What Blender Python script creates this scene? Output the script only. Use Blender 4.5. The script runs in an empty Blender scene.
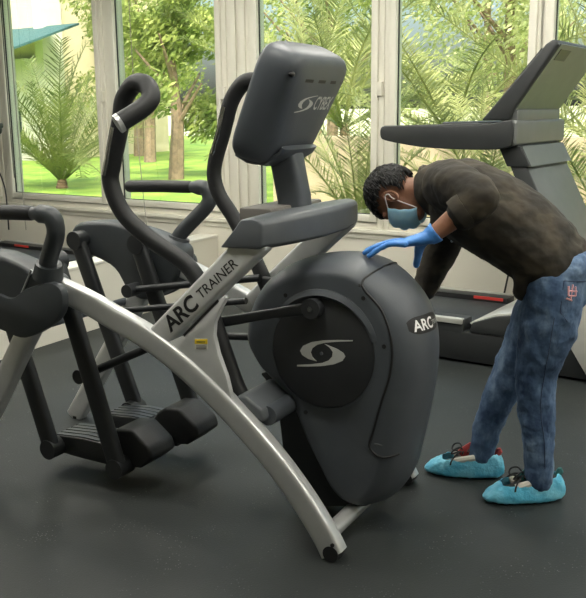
import bpy, bmesh, math, random
from mathutils import Vector, Matrix
random.seed(7)
R = math.radians
SC = bpy.context.scene
COL = SC.collection

# ------------------------------------------------------------------ camera
# world axes: X runs along the window side of the room (to the right), Y towards the windows, Z up
cam_d = bpy.data.cameras.new('camera'); cam = bpy.data.objects.new('camera', cam_d); COL.objects.link(cam)
cam_d.sensor_fit = 'HORIZONTAL'; cam_d.sensor_width = 36.0; cam_d.lens = 53.447
cam_d.clip_start = 0.05; cam_d.clip_end = 300
cR, cU, cF = Vector((.8800, .4750, -.0102)), Vector((-.0901, .1875, .9781)), Vector((-.4669, .8596, -.2069))
m = Matrix((cR, cU, -cF)).transposed().to_4x4(); m.translation = Vector((1.184, -2.833, 1.5))
cam.matrix_world = m
SC.camera = cam

# ------------------------------------------------------------------ sky, sun, exposure
world = bpy.data.worlds.new('sky'); SC.world = world; world.use_nodes = True
wn = world.node_tree.nodes; wl = world.node_tree.links
sky = wn.new('ShaderNodeTexSky'); sky.sky_type = 'NISHITA'; sky.sun_disc = False
sky.sun_elevation = R(52); sky.sun_rotation = R(150); sky.air_density = 1.0; sky.dust_density = 7.0
wn['Background'].inputs['Strength'].default_value = 0.50
wl.new(sky.outputs[0], wn['Background'].inputs['Color'])
sun_d = bpy.data.lights.new('sun', 'SUN'); sun_d.energy = 4.0; sun_d.angle = R(0.6); sun_d.color = (1, .95, .82)
sun = bpy.data.objects.new('sun', sun_d); COL.objects.link(sun); sun.location = (8, -10, 20)
sun.rotation_euler = Vector((-.42, .50, -.95)).to_track_quat('-Z', 'Y').to_euler()
SC.view_settings.view_transform = 'Standard'; SC.view_settings.look = 'None'
SC.view_settings.gamma = 1.0; SC.view_settings.use_curve_mapping = False
SC.view_settings.exposure = 0.0

# ------------------------------------------------------------------ materials
def nmat(name):
    mt = bpy.data.materials.new(name); mt.use_nodes = True
    nt = mt.node_tree
    return mt, nt, nt.nodes['Principled BSDF']

def mat(name, col, rough=.5, metal=0., var=.06, scale=8., bump=0., bscale=60., spec=.5, col2=None, sheen=0., coat=0.):
    """plain coloured surface with a little procedural variation and optional fine relief"""
    mt, nt, b = nmat(name); N = nt.nodes; Lk = nt.links
    b.inputs['Roughness'].default_value = rough; b.inputs['Metallic'].default_value = metal
    b.inputs['Specular IOR Level'].default_value = spec
    if sheen: b.inputs['Sheen Weight'].default_value = sheen
    if coat: b.inputs['Coat Weight'].default_value = coat
    tc = N.new('ShaderNodeTexCoord'); nz = N.new('ShaderNodeTexNoise')
    nz.inputs['Scale'].default_value = scale; nz.inputs['Detail'].default_value = 4
    Lk.new(tc.outputs['Object'], nz.inputs['Vector'])
    cr = N.new('ShaderNodeValToRGB')
    c2 = col2 if col2 else tuple(min(1, c * (1 + var)) for c in col)
    c1 = tuple(c * (1 - var) for c in col) if not col2 else col
    cr.color_ramp.elements[0].position = .35; cr.color_ramp.elements[1].position = .65
    cr.color_ramp.elements[0].color = (*c1, 1); cr.color_ramp.elements[1].color = (*c2, 1)
    Lk.new(nz.outputs['Fac'], cr.inputs['Fac']); Lk.new(cr.outputs['Color'], b.inputs['Base Color'])
    if bump:
        n2 = N.new('ShaderNodeTexNoise'); n2.inputs['Scale'].default_value = bscale; n2.inputs['Detail'].default_value = 3
        Lk.new(tc.outputs['Object'], n2.inputs['Vector'])
        bp = N.new('ShaderNodeBump'); bp.inputs['Strength'].default_value = bump; bp.inputs['Distance'].default_value = .01
        Lk.new(n2.outputs['Fac'], bp.inputs['Height']); Lk.new(bp.outputs['Normal'], b.inputs['Normal'])
    return mt

M = {}
M['silver'] = mat('silver_paint', (.57, .58, .575), .34, .5, .03, 20, .04, 300)
M['beam'] = mat('light_silver_paint', (.67, .68, .675), .38, .3, .03, 20, .04, 300)
M['char'] = mat('charcoal_plastic', (.074, .084, .097), .46, 0, .05, 12, .05, 400)
M['shell'] = mat('slate_shell_plastic', (.042, .048, .053), .42, 0, .05, 12, .05, 400)
M['char2'] = mat('grey_plastic', (.100, .110, .120), .45, 0, .05, 12, .05, 400)
M['disc'] = mat('dark_disc_plastic', (.026, .028, .031), .45, 0, .06, 12, .05, 400)
M['black'] = mat('black_plastic', (.017, .019, .021), .42, 0, .08, 15, .05, 300)
M['rubber'] = mat('black_rubber', (.012, .013, .014), .55, 0, .1, 30, .1, 250)
M['tray'] = mat('taupe_plastic', (.16, .15, .135), .55, 0, .04, 12)
M['chrome'] = mat('chrome', (.75, .75, .75), .15, 1.0, .02)
M['logo'] = mat('pale_grey_print', (.50, .51, .49), .5, 0, .02)
M['ink'] = mat('black_print', (.012, .012, .013), .5, 0, .02)
M['white_print'] = mat('white_print', (.82, .82, .82), .5, 0, .02)
M['yellow'] = mat('yellow_print', (.85, .62, .03), .5, 0, .03)
M['label'] = mat('label_paper', (.72, .70, .62), .6, 0, .03)
M['frame'] = mat('white_window_frame', (.76, .735, .635), .42, 0, .01, 1)
M['wall'] = mat('cream_wall_paint', (.70, .67, .575), .7, 0, .02, 1, .02, 120)
M['coping'] = mat('white_coping', (.80, .78, .70), .5, 0, .02, 3)
M['ceil'] = mat('white_ceiling_paint', (.80, .79, .75), .8, 0, .02, 2)
M['red'] = mat('red_decal', (.62, .05, .04), .5, 0, .03)
M['belt'] = mat('treadmill_belt', (.045, .05, .052), .6, 0, .08, 30, .1, 250)
M['tm'] = mat('treadmill_graphite', (.032, .035, .036), .45, 0, .05, 10, .05, 300)
M['tm_light'] = mat('treadmill_grey', (.135, .142, .140), .5, 0, .04, 10)
M['tm_silver'] = mat('treadmill_silver', (.52, .52, .48), .38, .3, .03, 10)
M['tm_dark'] = mat('treadmill_black', (.016, .018, .019), .45, 0, .08, 10)
M['skin'] = mat('skin', (.25, .108, .060), .5, 0, .12, 14, .08, 120, col2=(.31, .145, .085))
M['hair'] = mat('black_hair', (.0045, .0042, .004), .5, 0, .3, 60, .3, 220, spec=.3)
M['glove'] = mat('blue_nitrile', (.055, .22, .62), .45, 0, .1, 25, .12, 90, col2=(.09, .30, .74))
M['mask'] = mat('blue_face_mask', (.40, .74, .94), .7, 0, .05, 30, .08, 150, col2=(.50, .80, .95))
M['strap'] = mat('white_elastic', (.75, .72, .68), .7)
M['cover'] = mat('blue_shoe_cover', (.09, .46, .68), .5, 0, .1, 16, .6, 45, col2=(.22, .62, .80))
M['shoe'] = mat('black_sneaker_mesh', (.016, .016, .018), .6, 0, .2, 40, .2, 200)
M['shoe_white'] = mat('sneaker_white', (.66, .63, .56), .6)
M['shoe_red'] = mat('sneaker_red', (.40, .05, .05), .6)
M['shoe_teal'] = mat('sneaker_teal', (.03, .14, .14), .6)
M['pink'] = mat('pink_embroidery', (.68, .38, .40), .7)
M['stitch'] = mat('jeans_stitch', (.03, .05, .10), .7)
M['trunk'] = mat('palm_trunk', (.20, .13, .08), .85, 0, .35, 14, .6, 30)
M['bark'] = mat('tree_bark', (.24, .17, .12), .85, 0, .3, 10, .5, 25)
M['house'] = mat('cream_render', (.80, .68, .50), .8, 0, .04, 2)
M['house2'] = mat('white_render', (.78, .75, .66), .8, 0, .04, 2)
M['garden_wall'] = mat('sand_render', (.56, .44, .33), .85, 0, .12, 2.5, .05, 40)
M['teal'] = mat('teal_canvas', (.045, .13, .14), .7, 0, .05, 4)
M['house_glass'] = mat('dark_window_glass', (.04, .06, .06), .15)

def leaf_mat(name, c1, c2, trans=.35):
    mt, nt, b = nmat(name); N = nt.nodes; Lk = nt.links
    oi = N.new('ShaderNodeTexCoord'); nz = N.new('ShaderNodeTexNoise'); nz.inputs['Scale'].default_value = 2.2; nz.inputs['Detail'].default_value = 5
    Lk.new(oi.outputs['Object'], nz.inputs['Vector'])
    cr = N.new('ShaderNodeValToRGB'); cr.color_ramp.elements[0].position = .38; cr.color_ramp.elements[1].position = .62
    cr.color_ramp.elements[0].color = (*c1, 1); cr.color_ramp.elements[1].color = (*c2, 1)
    Lk.new(nz.outputs['Fac'], cr.inputs['Fac']); Lk.new(cr.outputs['Color'], b.inputs['Base Color'])
    b.inputs['Roughness'].default_value = .45
    tr = N.new('ShaderNodeBsdfTranslucent'); Lk.new(cr.outputs['Color'], tr.inputs['Color'])
    mx = N.new('ShaderNodeMixShader'); mx.inputs[0].default_value = trans
    Lk.new(b.outputs[0], mx.inputs[1]); Lk.new(tr.outputs[0], mx.inputs[2]); Lk.new(mx.outputs[0], N['Material Output'].inputs['Surface'])
    return mt
M['palm'] = leaf_mat('palm_leaf', (.12, .17, .055), (.42, .44, .18))
M['palm_dark'] = leaf_mat('palm_leaf_dark', (.10, .15, .04), (.26, .30, .10))
M['leaf'] = leaf_mat('tree_leaf', (.16, .24, .05), (.46, .52, .16))
M['leaf2'] = leaf_mat('pale_tree_leaf', (.34, .40, .16), (.70, .70, .40))

def lawn_mat():
    mt, nt, b = nmat('lawn_grass'); N = nt.nodes; Lk = nt.links
    tc = N.new('ShaderNodeTexCoord'); nz = N.new('ShaderNodeTexNoise'); nz.inputs['Scale'].default_value = 1.3; nz.inputs['Detail'].default_value = 8
    Lk.new(tc.outputs['Object'], nz.inputs['Vector'])
    cr = N.new('ShaderNodeValToRGB'); cr.color_ramp.elements[0].position = .35; cr.color_ramp.elements[1].position = .68
    cr.color_ramp.elements[0].color = (.13, .27, .03, 1); cr.color_ramp.elements[1].color = (.33, .46, .07, 1)
    Lk.new(nz.outputs['Fac'], cr.inputs['Fac']); Lk.new(cr.outputs['Color'], b.inputs['Base Color']); b.inputs['Roughness'].default_value = .8
    n2 = N.new('ShaderNodeTexNoise'); n2.inputs['Scale'].default_value = 40; Lk.new(tc.outputs['Object'], n2.inputs['Vector'])
    bp = N.new('ShaderNodeBump'); bp.inputs['Strength'].default_value = .6; Lk.new(n2.outputs['Fac'], bp.inputs['Height']); Lk.new(bp.outputs['Normal'], b.inputs['Normal'])
    return mt
M['lawn'] = lawn_mat()

def floor_mat():
    mt, nt, b = nmat('speckled_rubber_floor'); N = nt.nodes; Lk = nt.links
    tc = N.new('ShaderNodeTexCoord')
    nz = N.new('ShaderNodeTexNoise'); nz.inputs['Scale'].default_value = 1.6; nz.inputs['Detail'].default_value = 6
    Lk.new(tc.outputs['Object'], nz.inputs['Vector'])
    cr = N.new('ShaderNodeValToRGB'); cr.color_ramp.elements[0].color = (.014, .0175, .0172, 1); cr.color_ramp.elements[1].color = (.026, .030, .0295, 1)
    cr.color_ramp.elements[0].position = .3; cr.color_ramp.elements[1].position = .7
    Lk.new(nz.outputs['Fac'], cr.inputs['Fac'])
    vo = N.new('ShaderNodeTexVoronoi'); vo.inputs['Scale'].default_value = 70; Lk.new(tc.outputs['Object'], vo.inputs['Vector'])
    sp = N.new('ShaderNodeValToRGB'); sp.color_ramp.elements[0].color = (1, 1, 1, 1); sp.color_ramp.elements[1].color = (0, 0, 0, 1)
    sp.color_ramp.elements[0].position = .08; sp.color_ramp.elements[1].position = .20
    Lk.new(vo.outputs['Distance'], sp.inputs['Fac'])
    n3 = N.new('ShaderNodeTexNoise'); n3.inputs['Scale'].default_value = 5; n3.inputs['Detail'].default_value = 3; Lk.new(tc.outputs['Object'], n3.inputs['Vector'])
    c3 = N.new('ShaderNodeValToRGB'); c3.color_ramp.elements[0].position = .5; c3.color_ramp.elements[1].position = .72
    Lk.new(n3.outputs['Fac'], c3.inputs['Fac'])
    mu = N.new('ShaderNodeMath'); mu.operation = 'MULTIPLY'; Lk.new(sp.outputs['Color'], mu.inputs[0]); Lk.new(c3.outputs['Color'], mu.inputs[1])
    mx = N.new('ShaderNodeMixRGB'); Lk.new(mu.outputs[0], mx.inputs[0]); Lk.new(cr.outputs['Color'], mx.inputs[1]); mx.inputs[2].default_value = (.22, .23, .225, 1)
    Lk.new(mx.outputs[0], b.inputs['Base Color'])
    b.inputs['Roughness'].default_value = .55; b.inputs['Specular IOR Level'].default_value = .4
    n4 = N.new('ShaderNodeTexNoise'); n4.inputs['Scale'].default_value = 150; Lk.new(tc.outputs['Object'], n4.inputs['Vector'])
    bp = N.new('ShaderNodeBump'); bp.inputs['Strength'].default_value = .25; bp.inputs['Distance'].default_value = .004
    Lk.new(n4.outputs['Fac'], bp.inputs['Height']); Lk.new(bp.outputs['Normal'], b.inputs['Normal'])
    return mt
M['floor'] = floor_mat()

def glass_mat():
    mt = bpy.data.materials.new('window_glass'); mt.use_nodes = True; nt = mt.node_tree; N = nt.nodes; Lk = nt.links
    N.remove(N['Principled BSDF'])
    t = N.new('ShaderNodeBsdfTransparent'); t.inputs['Color'].default_value = (.95, .985, .945, 1)
    g = N.new('ShaderNodeBsdfGlossy'); g.inputs['Roughness'].default_value = .01; g.inputs['Color'].default_value = (.9, 1, .93, 1)
    lw = N.new('ShaderNodeLayerWeight'); lw.inputs['Blend'].default_value = .5
    pw = N.new('ShaderNodeMath'); pw.operation = 'POWER'; pw.inputs[1].default_value = 3.0; Lk.new(lw.outputs['Facing'], pw.inputs[0])
    fr = N.new('ShaderNodeMath'); fr.operation = 'MULTIPLY_ADD'; fr.inputs[1].default_value = .80; fr.inputs[2].default_value = .085; Lk.new(pw.outputs[0], fr.inputs[0])
    mx = N.new('ShaderNodeMixShader'); Lk.new(fr.outputs[0], mx.inputs[0]); Lk.new(t.outputs[0], mx.inputs[1]); Lk.new(g.outputs[0], mx.inputs[2])
    Lk.new(mx.outputs[0], N['Material Output'].inputs['Surface'])
    return mt
M['glass'] = glass_mat()

def added_light_mat(strength):
    mt, nt, b = nmat('added_light_glow_%d' % int(strength * 10)); b.inputs['Base Color'].default_value = (1, 1, 1, 1)
    b.inputs['Emission Color'].default_value = (1, .97, .88, 1); b.inputs['Emission Strength'].default_value = strength
    return mt
M['added_light'] = added_light_mat(23.0)  # glow of the added panels that brighten the room from above

def camo_mat():
    mt, nt, b = nmat('brown_camouflage_cotton'); N = nt.nodes; Lk = nt.links
    tc = N.new('ShaderNodeTexCoord'); mp = N.new('ShaderNodeMapping'); mp.inputs['Scale'].default_value = (1, 1, 1.9); Lk.new(tc.outputs['Object'], mp.inputs['Vector'])
    nz = N.new('ShaderNodeTexNoise'); nz.inputs['Scale'].default_value = 8; nz.inputs['Detail'].default_value = 2; Lk.new(mp.outputs[0], nz.inputs['Vector'])
    cr = N.new('ShaderNodeValToRGB'); cr.color_ramp.interpolation = 'EASE'
    e = cr.color_ramp.elements; e[0].position = .36; e[0].color = (.018, .015, .010, 1); e[1].position = .5; e[1].color = (.031, .025, .016, 1)
    x = e.new(.62); x.color = (.047, .037, .023, 1); x = e.new(.72); x.color = (.028, .025, .015, 1)
    Lk.new(nz.outputs['Fac'], cr.inputs['Fac']); Lk.new(cr.outputs['Color'], b.inputs['Base Color']); b.inputs['Roughness'].default_value = .85
    n2 = N.new('ShaderNodeTexNoise'); n2.inputs['Scale'].default_value = 11; n2.inputs['Detail'].default_value = 3; Lk.new(tc.outputs['Object'], n2.inputs['Vector'])
    bp = N.new('ShaderNodeBump'); bp.inputs['Strength'].default_value = .28; bp.inputs['Distance'].default_value = .03
    Lk.new(n2.outputs['Fac'], bp.inputs['Height']); Lk.new(bp.outputs['Normal'], b.inputs['Normal'])
    return mt
M['camo'] = camo_mat()

def denim_mat():
    mt, nt, b = nmat('washed_blue_denim'); N = nt.nodes; Lk = nt.links
    tc = N.new('ShaderNodeTexCoord'); mp = N.new('ShaderNodeMapping'); mp.inputs['Scale'].default_value = (1.5, 1.5, .8); Lk.new(tc.outputs['Object'], mp.inputs['Vector'])
    nz = N.new('ShaderNodeTexNoise'); nz.inputs['Scale'].default_value = 7; nz.inputs['Detail'].default_value = 6; nz.inputs['Roughness'].default_value = .65; Lk.new(mp.outputs[0], nz.inputs['Vector'])
    cr = N.new('ShaderNodeValToRGB'); e = cr.color_ramp.elements
    e[0].position = .33; e[0].color = (.026, .056, .125, 1); e[1].position = .70; e[1].color = (.20, .29, .42, 1)
    x = e.new(.5); x.color = (.070, .125, .225, 1)
    Lk.new(nz.outputs['Fac'], cr.inputs['Fac']); Lk.new(cr.outputs['Color'], b.inputs['Base Color']); b.inputs['Roughness'].default_value = .85
    n2 = N.new('ShaderNodeTexNoise'); n2.inputs['Scale'].default_value = 12; n2.inputs['Detail'].default_value = 3; Lk.new(tc.outputs['Object'], n2.inputs['Vector'])
    bp = N.new('ShaderNodeBump'); bp.inputs['Strength'].default_value = .6; bp.inputs['Distance'].default_value = .03
    Lk.new(n2.outputs['Fac'], bp.inputs['Height']); Lk.new(bp.outputs['Normal'], b.inputs['Normal'])
    return mt
M['denim'] = denim_mat()

# ------------------------------------------------------------------ mesh helpers
def empty(name, loc=(0, 0, 0), rz=0, label=None, cat=None, group=None):
    o = bpy.data.objects.new(name, None); COL.objects.link(o); o.location = loc; o.rotation_euler = (0, 0, rz)
    o.empty_display_size = .1
    if label: tag(o, label, cat, group)
    return o

def tag(o, label=None, cat=None, group=None, kind=None):
    if label: o['label'] = label
    if cat: o['category'] = cat
    if group: o['group'] = group
    if kind: o['kind'] = kind
    return o

class MB:
    def __init__(s): s.v = []; s.f = []
    def add(s, vs, fs):
        b = len(s.v); s.v += [tuple(v) for v in vs]; s.f += [tuple(i + b for i in f) for f in fs]; return s
    def box(s, c, d, rot=None):
        x, y, z = (k / 2 for k in d); c = Vector(c)
        vs = [Vector(p) for p in ((-x, -y, -z), (x, -y, -z), (x, y, -z), (-x, y, -z), (-x, -y, z), (x, -y, z), (x, y, z), (-x, y, z))]
        if rot is not None: vs = [rot @ v for v in vs]
        return s.add([v + c for v in vs], [(3, 2, 1, 0), (4, 5, 6, 7), (0, 1, 5, 4), (1, 2, 6, 5), (2, 3, 7, 6), (3, 0, 4, 7)])
    def bx(s, x0, x1, y0, y1, z0, z1): return s.box(((x0 + x1) / 2, (y0 + y1) / 2, (z0 + z1) / 2), (abs(x1 - x0), abs(y1 - y0), abs(z1 - z0)))
    def loft(s, rings, cap=True):
        n = len(rings[0]); vs = [p for r in rings for p in r]; fs = []
        for i in range(len(rings) - 1):
            for j in range(n):
                k = (j + 1) % n; fs.append((i * n + j, i * n + k, (i + 1) * n + k, (i + 1) * n + j))
        if cap: fs.append(tuple(range(n - 1, -1, -1))); fs.append(tuple((len(rings) - 1) * n + j for j in range(n)))
        return s.add(vs, fs)
    def tube(s, pts, r, n=14, cap=True, up=None, flat=1.0, round_end=False):
        """circular (or flattened) tube along a polyline, radius may vary"""
        P = [Vector(p) for p in pts]; L = len(P)
        rr = [r] * L if isinstance(r, (int, float)) else list(r)
        if round_end:
            a, b = P[0], P[-1]; da = (P[0] - P[1]).normalized(); db = (P[-1] - P[-2]).normalized()
            P = [a + da * rr[0] * k for k in (.95, .75, .4)] + P + [b + db * rr[-1] * k for k in (.4, .75, .95)]
            rr = [rr[0] * k for k in (.3, .66, .92)] + rr + [rr[-1] * k for k in (.92, .66, .3)]; L = len(P)
        rings = []; u = Vector(up) if up else None
        for i in range(L):
            t = (P[min(i + 1, L - 1)] - P[max(i - 1, 0)]).normalized()
            if u is None: u = Vector((0, 1, 0)) if abs(t.y) < .9 else Vector((1, 0, 0))
            w = t.cross(u).normalized(); u2 = w.cross(t).normalized()
            if not up: u = u2
            rings.append([P[i] + (u2 * math.cos(a) * flat + w * math.sin(a)) * rr[i] for a in (2 * math.pi * k / n for k in range(n))])
        return s.loft(rings, cap)
    def cyl(s, a, b, r, n=20): return s.tube([a, b], r, n)
    def prism(s, prof, y0, y1):
        """polygon in the XZ plane extruded along Y"""
        n = len(prof); vs = [(x, y0, z) for x, z in prof] + [(x, y1, z) for x, z in prof]
        fs = [tuple(range(n)), tuple(range(2 * n - 1, n - 1, -1))] + [(k, k + n, (k + 1) % n + n, (k + 1) % n) for k in range(n)]
        return s.add(vs, fs)
    def sweep(s, path, w, h, e=4.0, n=24, hs=None, ws=None):
        """rounded-rectangle section swept along a path lying in a plane Y = const; w along Y, h across"""
        P = [Vector(p) for p in path]; rings = []
        for i, p in enumerate(P):
            t = (P[min(i + 1, len(P) - 1)] - P[max(i - 1, 0)]).normalized(); yv = Vector((0, 1, 0)); nv = yv.cross(t).normalized()
            hh = h if hs is None else hs[i]; ww = w if ws is None else ws[i]
            ring = []
            for k in range(n):
                a = 2 * math.pi * (k + .5) / n; c, q = math.cos(a), math.sin(a)
                ring.append(p + yv * (ww / 2) * math.copysign(abs(c) ** (2 / e), c) + nv * (hh / 2) * math.copysign(abs(q) ** (2 / e), q))
            rings.append(ring)
        return s.loft(rings)
    def ball(s, c, r, n=12, mtx=None):
        c = Vector(c); rx, ry, rz = (r, r, r) if isinstance(r, (int, float)) else r
        rings = []
        for i in range(1, n):
            a = math.pi * i / n
            ring = [Vector((rx * math.sin(a) * math.cos(t), ry * math.sin(a) * math.sin(t), -rz * math.cos(a))) for t in (2 * math.pi * k / (n * 2) for k in range(n * 2))]
            if mtx is not None: ring = [mtx @ v for v in ring]
            rings.append([v + c for v in ring])
        return s.loft(rings)
    def build(s, name, mt, parent=None, smooth=35, bevel=0., seg=2, fix=True):
        me = bpy.data.meshes.new(name); me.from_pydata(s.v, [], s.f)
        if fix or bevel:
            bm = bmesh.new(); bm.from_mesh(me)
            if bevel:
                ed = [e for e in bm.edges if len(e.link_faces) == 2 and e.calc_face_angle(0) > R(30)]
                bmesh.ops.bevel(bm, geom=ed, offset=bevel, segments=seg, profile=.5, affect='EDGES', clamp_overlap=True)
            bmesh.ops.recalc_face_normals(bm, faces=bm.faces); bm.to_mesh(me); bm.free()
        me.materials.append(M[mt] if isinstance(mt, str) else mt)
        if smooth: me.shade_smooth(); me.set_sharp_from_angle(angle=R(smooth))
        o = bpy.data.objects.new(name, me); COL.objects.link(o)
        if parent is not None: o.parent = parent
        return o

def spline(pts, per=6, closed=False):
    """Catmull-Rom through points of any dimension"""
    P = [tuple(p) for p in pts]; n = len(P); out = []
    for i in range(n if closed else n - 1):
        g = lambda k: P[k % n] if closed else P[max(0, min(n - 1, k))]
        a, b, c, d = g(i - 1), g(i), g(i + 1), g(i + 2)
        for k in range(per):
            t = k / per
            out.append(tuple(.5 * (2 * q + (r - p) * t + (2 * p - 5 * q + 4 * r - s) * t * t + (3 * q - p - 3 * r + s) * t ** 3) for p, q, r, s in zip(a, b, c, d)))
    if not closed: out.append(P[-1])
    return out

def dup(o, parent=None, link=True):
    c = o.copy(); COL.objects.link(c); c.parent = parent
    for ch in list(o.children): dup(ch, c)
    return c

def baked(o, *mods):
    """apply modifiers given as (type, {settings}) to a mesh object"""
    for t, kw in mods:
        md = o.modifiers.new(t, t)
        for k, v in kw.items(): setattr(md, k, v)
    dg = bpy.context.evaluated_depsgraph_get(); me = bpy.data.meshes.new_from_object(o.evaluated_get(dg))
    o.modifiers.clear(); old = o.data; o.data = me; bpy.data.meshes.remove(old)
    me.shade_smooth()
    return o

def letters(text, size, mtx, mt, parent, name='lettering', bold=0., shear=0., depth=.0006, space=1.0, xs=1.0):
    cu = bpy.data.curves.new(name, 'FONT'); cu.body = text; cu.size = size; cu.offset = bold; cu.shear = shear
    cu.extrude = depth; cu.space_character = space; cu.align_x = 'LEFT'; cu.resolution_u = 4
    t = bpy.data.objects.new(name, cu); COL.objects.link(t)
    dg = bpy.context.evaluated_depsgraph_get(); me = bpy.data.meshes.new_from_object(t.evaluated_get(dg))
    bpy.data.objects.remove(t); bpy.data.curves.remove(cu)
    me.transform(mtx @ Matrix.Diagonal((xs, 1, 1, 1))); me.materials.clear(); me.materials.append(M[mt]); me.name = name
    o = bpy.data.objects.new(name, me); COL.objects.link(o); o.parent = parent
    return o

def frame(o, x, y):
    """matrix with origin o, local x along x, local y roughly along y"""
    x = Vector(x).normalized(); z = x.cross(Vector(y)).normalized(); y = z.cross(x)
    mm = Matrix((x, y, z)).transposed().to_4x4(); mm.translation = Vector(o); return mm

# ------------------------------------------------------------------ the room
WA = R(-6); W0 = Vector((-2.98, 3.47, 0))
WD = Vector((math.cos(WA), math.sin(WA), 0)); WN = Vector((-math.sin(WA), math.cos(WA), 0))
def WP(s, n, z): return W0 + WD * s + WN * n + Vector((0, 0, z))
def on_wall(o): o.location = W0; o.rotation_euler = (0, 0, WA); return o
def ywall(x): return W0.y + (x - W0.x) * math.tan(WA)
XL, XR, YB, HC = -8.5, 5.5, -6.5, 3.0
def slab(name, x0, x1, yb, yo, z0, z1, mt):
    c = [(x0, yb), (x1, yb), (x1, ywall(x1) + yo), (x0, ywall(x0) + yo)]
    o = MB().add([(x, y, z0) for x, y in c] + [(x, y, z1) for x, y in c], [(3, 2, 1, 0), (4, 5, 6, 7), (0, 1, 5, 4), (1, 2, 6, 5), (2, 3, 7, 6), (3, 0, 4, 7)]).build(name, mt, smooth=0)
    return tag(o, kind='structure')
slab('floor', XL, XR, YB, 0, -.12, 0, 'floor')
slab('ceiling', XL - .2, XR + .2, YB - .2, .6, HC, HC + .25, 'ceil')
tag(MB().bx(XL - .2, XL, YB - .2, ywall(XL), -.12, HC).build('wall_left', 'wall', smooth=0), kind='structure')
tag(MB().bx(XR, XR + .2, YB - .2, ywall(XR), -.12, HC).build('wall_right', 'wall', smooth=0), kind='structure')
tag(MB().bx(XL, XR, YB - .2, YB, -.12, HC).build('wall_back', 'wall', smooth=0), kind='structure')

# window wall: low panelled parapet, lintel, posts between the windows
S0, S1 = -5.55, 8.55
panes = [(-4.15, -2.95), (-2.69, -1.39), (-1.127, .043), (.475, 1.525), (1.73, 2.71), (2.88, 3.85), (4.25, 5.25), (5.45, 6.45)]
ZP0, ZP1 = .742, 2.70
ww = empty('wall_window'); on_wall(ww); tag(ww, kind='structure')
MB().bx(S0, S1, 0, .2, -.12, .60).build('parapet', 'wall', ww, smooth=0)
MB().bx(S0, S1, 0, .2, 2.80, HC).build('lintel', 'wall', ww, smooth=0)
MB().bx(S0, S1, -.035, .2, .600, .632).build('sill_board', 'frame', ww, bevel=.004)
MB().bx(S0, S1, -.012, .0, .555, .600).build('sill_apron', 'frame', ww, bevel=.003)
edges = []
FR = .100                                     # frame + sash beside each pane
for i in range(len(panes) + 1):
    a = S0 if i == 0 else panes[i - 1][1] + FR
    b = S1 if i == len(panes) else panes[i][0] - FR
    if b - a > .012:
        mb = MB()
        if b - a > .15:
            mb.bx(a, b, .012, .2, .632, 2.80); k = (a + b) / 2
            mb.bx(a + .03, k - .012, -.006, .012, .632, 2.80); mb.bx(k + .012, b - .03, -.006, .012, .632, 2.80)
        else: mb.bx(a, b, .012, .2, .632, 2.80)
        mb.build('post', 'frame', ww, bevel=.003)
def rect_frame(mb, a, b, z0, z1, w, n0, n1):
    mb.bx(a, a + w, n0, n1, z0, z1); mb.bx(b - w, b, n0, n1, z0, z1)
    mb.bx(a + w, b - w, n0, n1, z0, z0 + w); mb.bx(a + w, b - w, n0, n1, z1 - w, z1); return mb
for i, (a, b) in enumerate(panes):
    w = empty('window_%d' % (i + 1)); on_wall(w); tag(w, kind='structure')
    rect_frame(MB(), a - FR, b + FR, .632, 2.80, .046, .0, .16).build('outer_frame', 'frame', w, bevel=.004)
    rect_frame(MB(), a - .054, b + .054, ZP0 - .054, ZP1 + .054, .054, -.022, .075).build('sash', 'frame', w, bevel=.006)
    rect_frame(MB(), a - .004, b + .004, ZP0 - .004, ZP1 + .004, .010, .012, .026).build('gasket', 'black', w, smooth=0)
    MB().bx(a, b, .026, .030, ZP0, ZP1).build('pane', 'glass', w, smooth=0)
    h = MB()
    for z in (1.68,): h.bx(b + .058, b + .095, -.032, 0, z - .05, z + .05)
    h.build('hinge', 'frame', w, bevel=.004)

# low cream partition with a white coping, running from the window wall into the room
pw = empty('wall_partition'); tag(pw, kind='structure')
MB().bx(-3.15, -2.98, -2.2, ywall(-3.0) - .004, 0, .465).build('partition_body', 'wall', pw, smooth=0)
MB().bx(-3.16, -2.975, -2.21, ywall(-3.0) - .004, .465, .485).build('coping', 'coping', pw, bevel=.004)

# added light panels, out of view, made up to light the room
for ix, x in enumerate((-4.0, -2.2, -.4, 1.6, 3.8)):
    for iy, y in enumerate((-1.0, .5, 2.0)):
        t = empty('added_light_panel', (x, y, HC), 0, 'added square light panel, unseen above the gym floor, to brighten the room', 'added light', 'added light panels')
        MB().bx(-.30, .30, -.30, .30, -.022, -.012).build('added_light_face', 'added_light', t, smooth=0)
        rect = MB()
        for s in (-1, 1): rect.bx(s * .30, s * .325, -.325, .325, -.03, 0); rect.bx(-.30, .30, s * .30, s * .325, -.03, 0)
        rect.build('added_light_frame', 'frame', t, smooth=0)

# ------------------------------------------------------------------ the garden outside
def lawn_z(n): return -.10 + .42 * min(1, max(0, n / 34.0))
mb = MB(); vs = []; fs = []; SN = [-40 + 4 * k for k in range(24)]; NN = [.2, 1, 3, 6, 10, 16, 24, 34, 48]
for n in NN:
    for s_ in SN: vs.append(WP(s_, n, lawn_z(n)))
for i in range(len(NN) - 1):
    for j in range(len(SN) - 1): k = i * len(SN) + j; fs.append((k, k + 1, k + 1 + len(SN), k + len(SN)))
o = mb.add(vs, fs).build('lawn', 'lawn', fix=False); tag(o, 'bright green sunlit lawn stretching away outside the windows', 'lawn', kind='structure')
o = MB().bx(-2.2, 11.5, 3.9, 4.1, -.1, 1.22).build('garden_wall', 'garden_wall', smooth=0); on_wall(o)
tag(o, 'sand coloured rendered garden wall outside the middle windows', 'garden wall', kind='structure')
o = MB().bx(-32, 6, 34, 34.3, 0, 1.75).build('boundary_wall', 'house2', smooth=0); on_wall(o)
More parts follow.
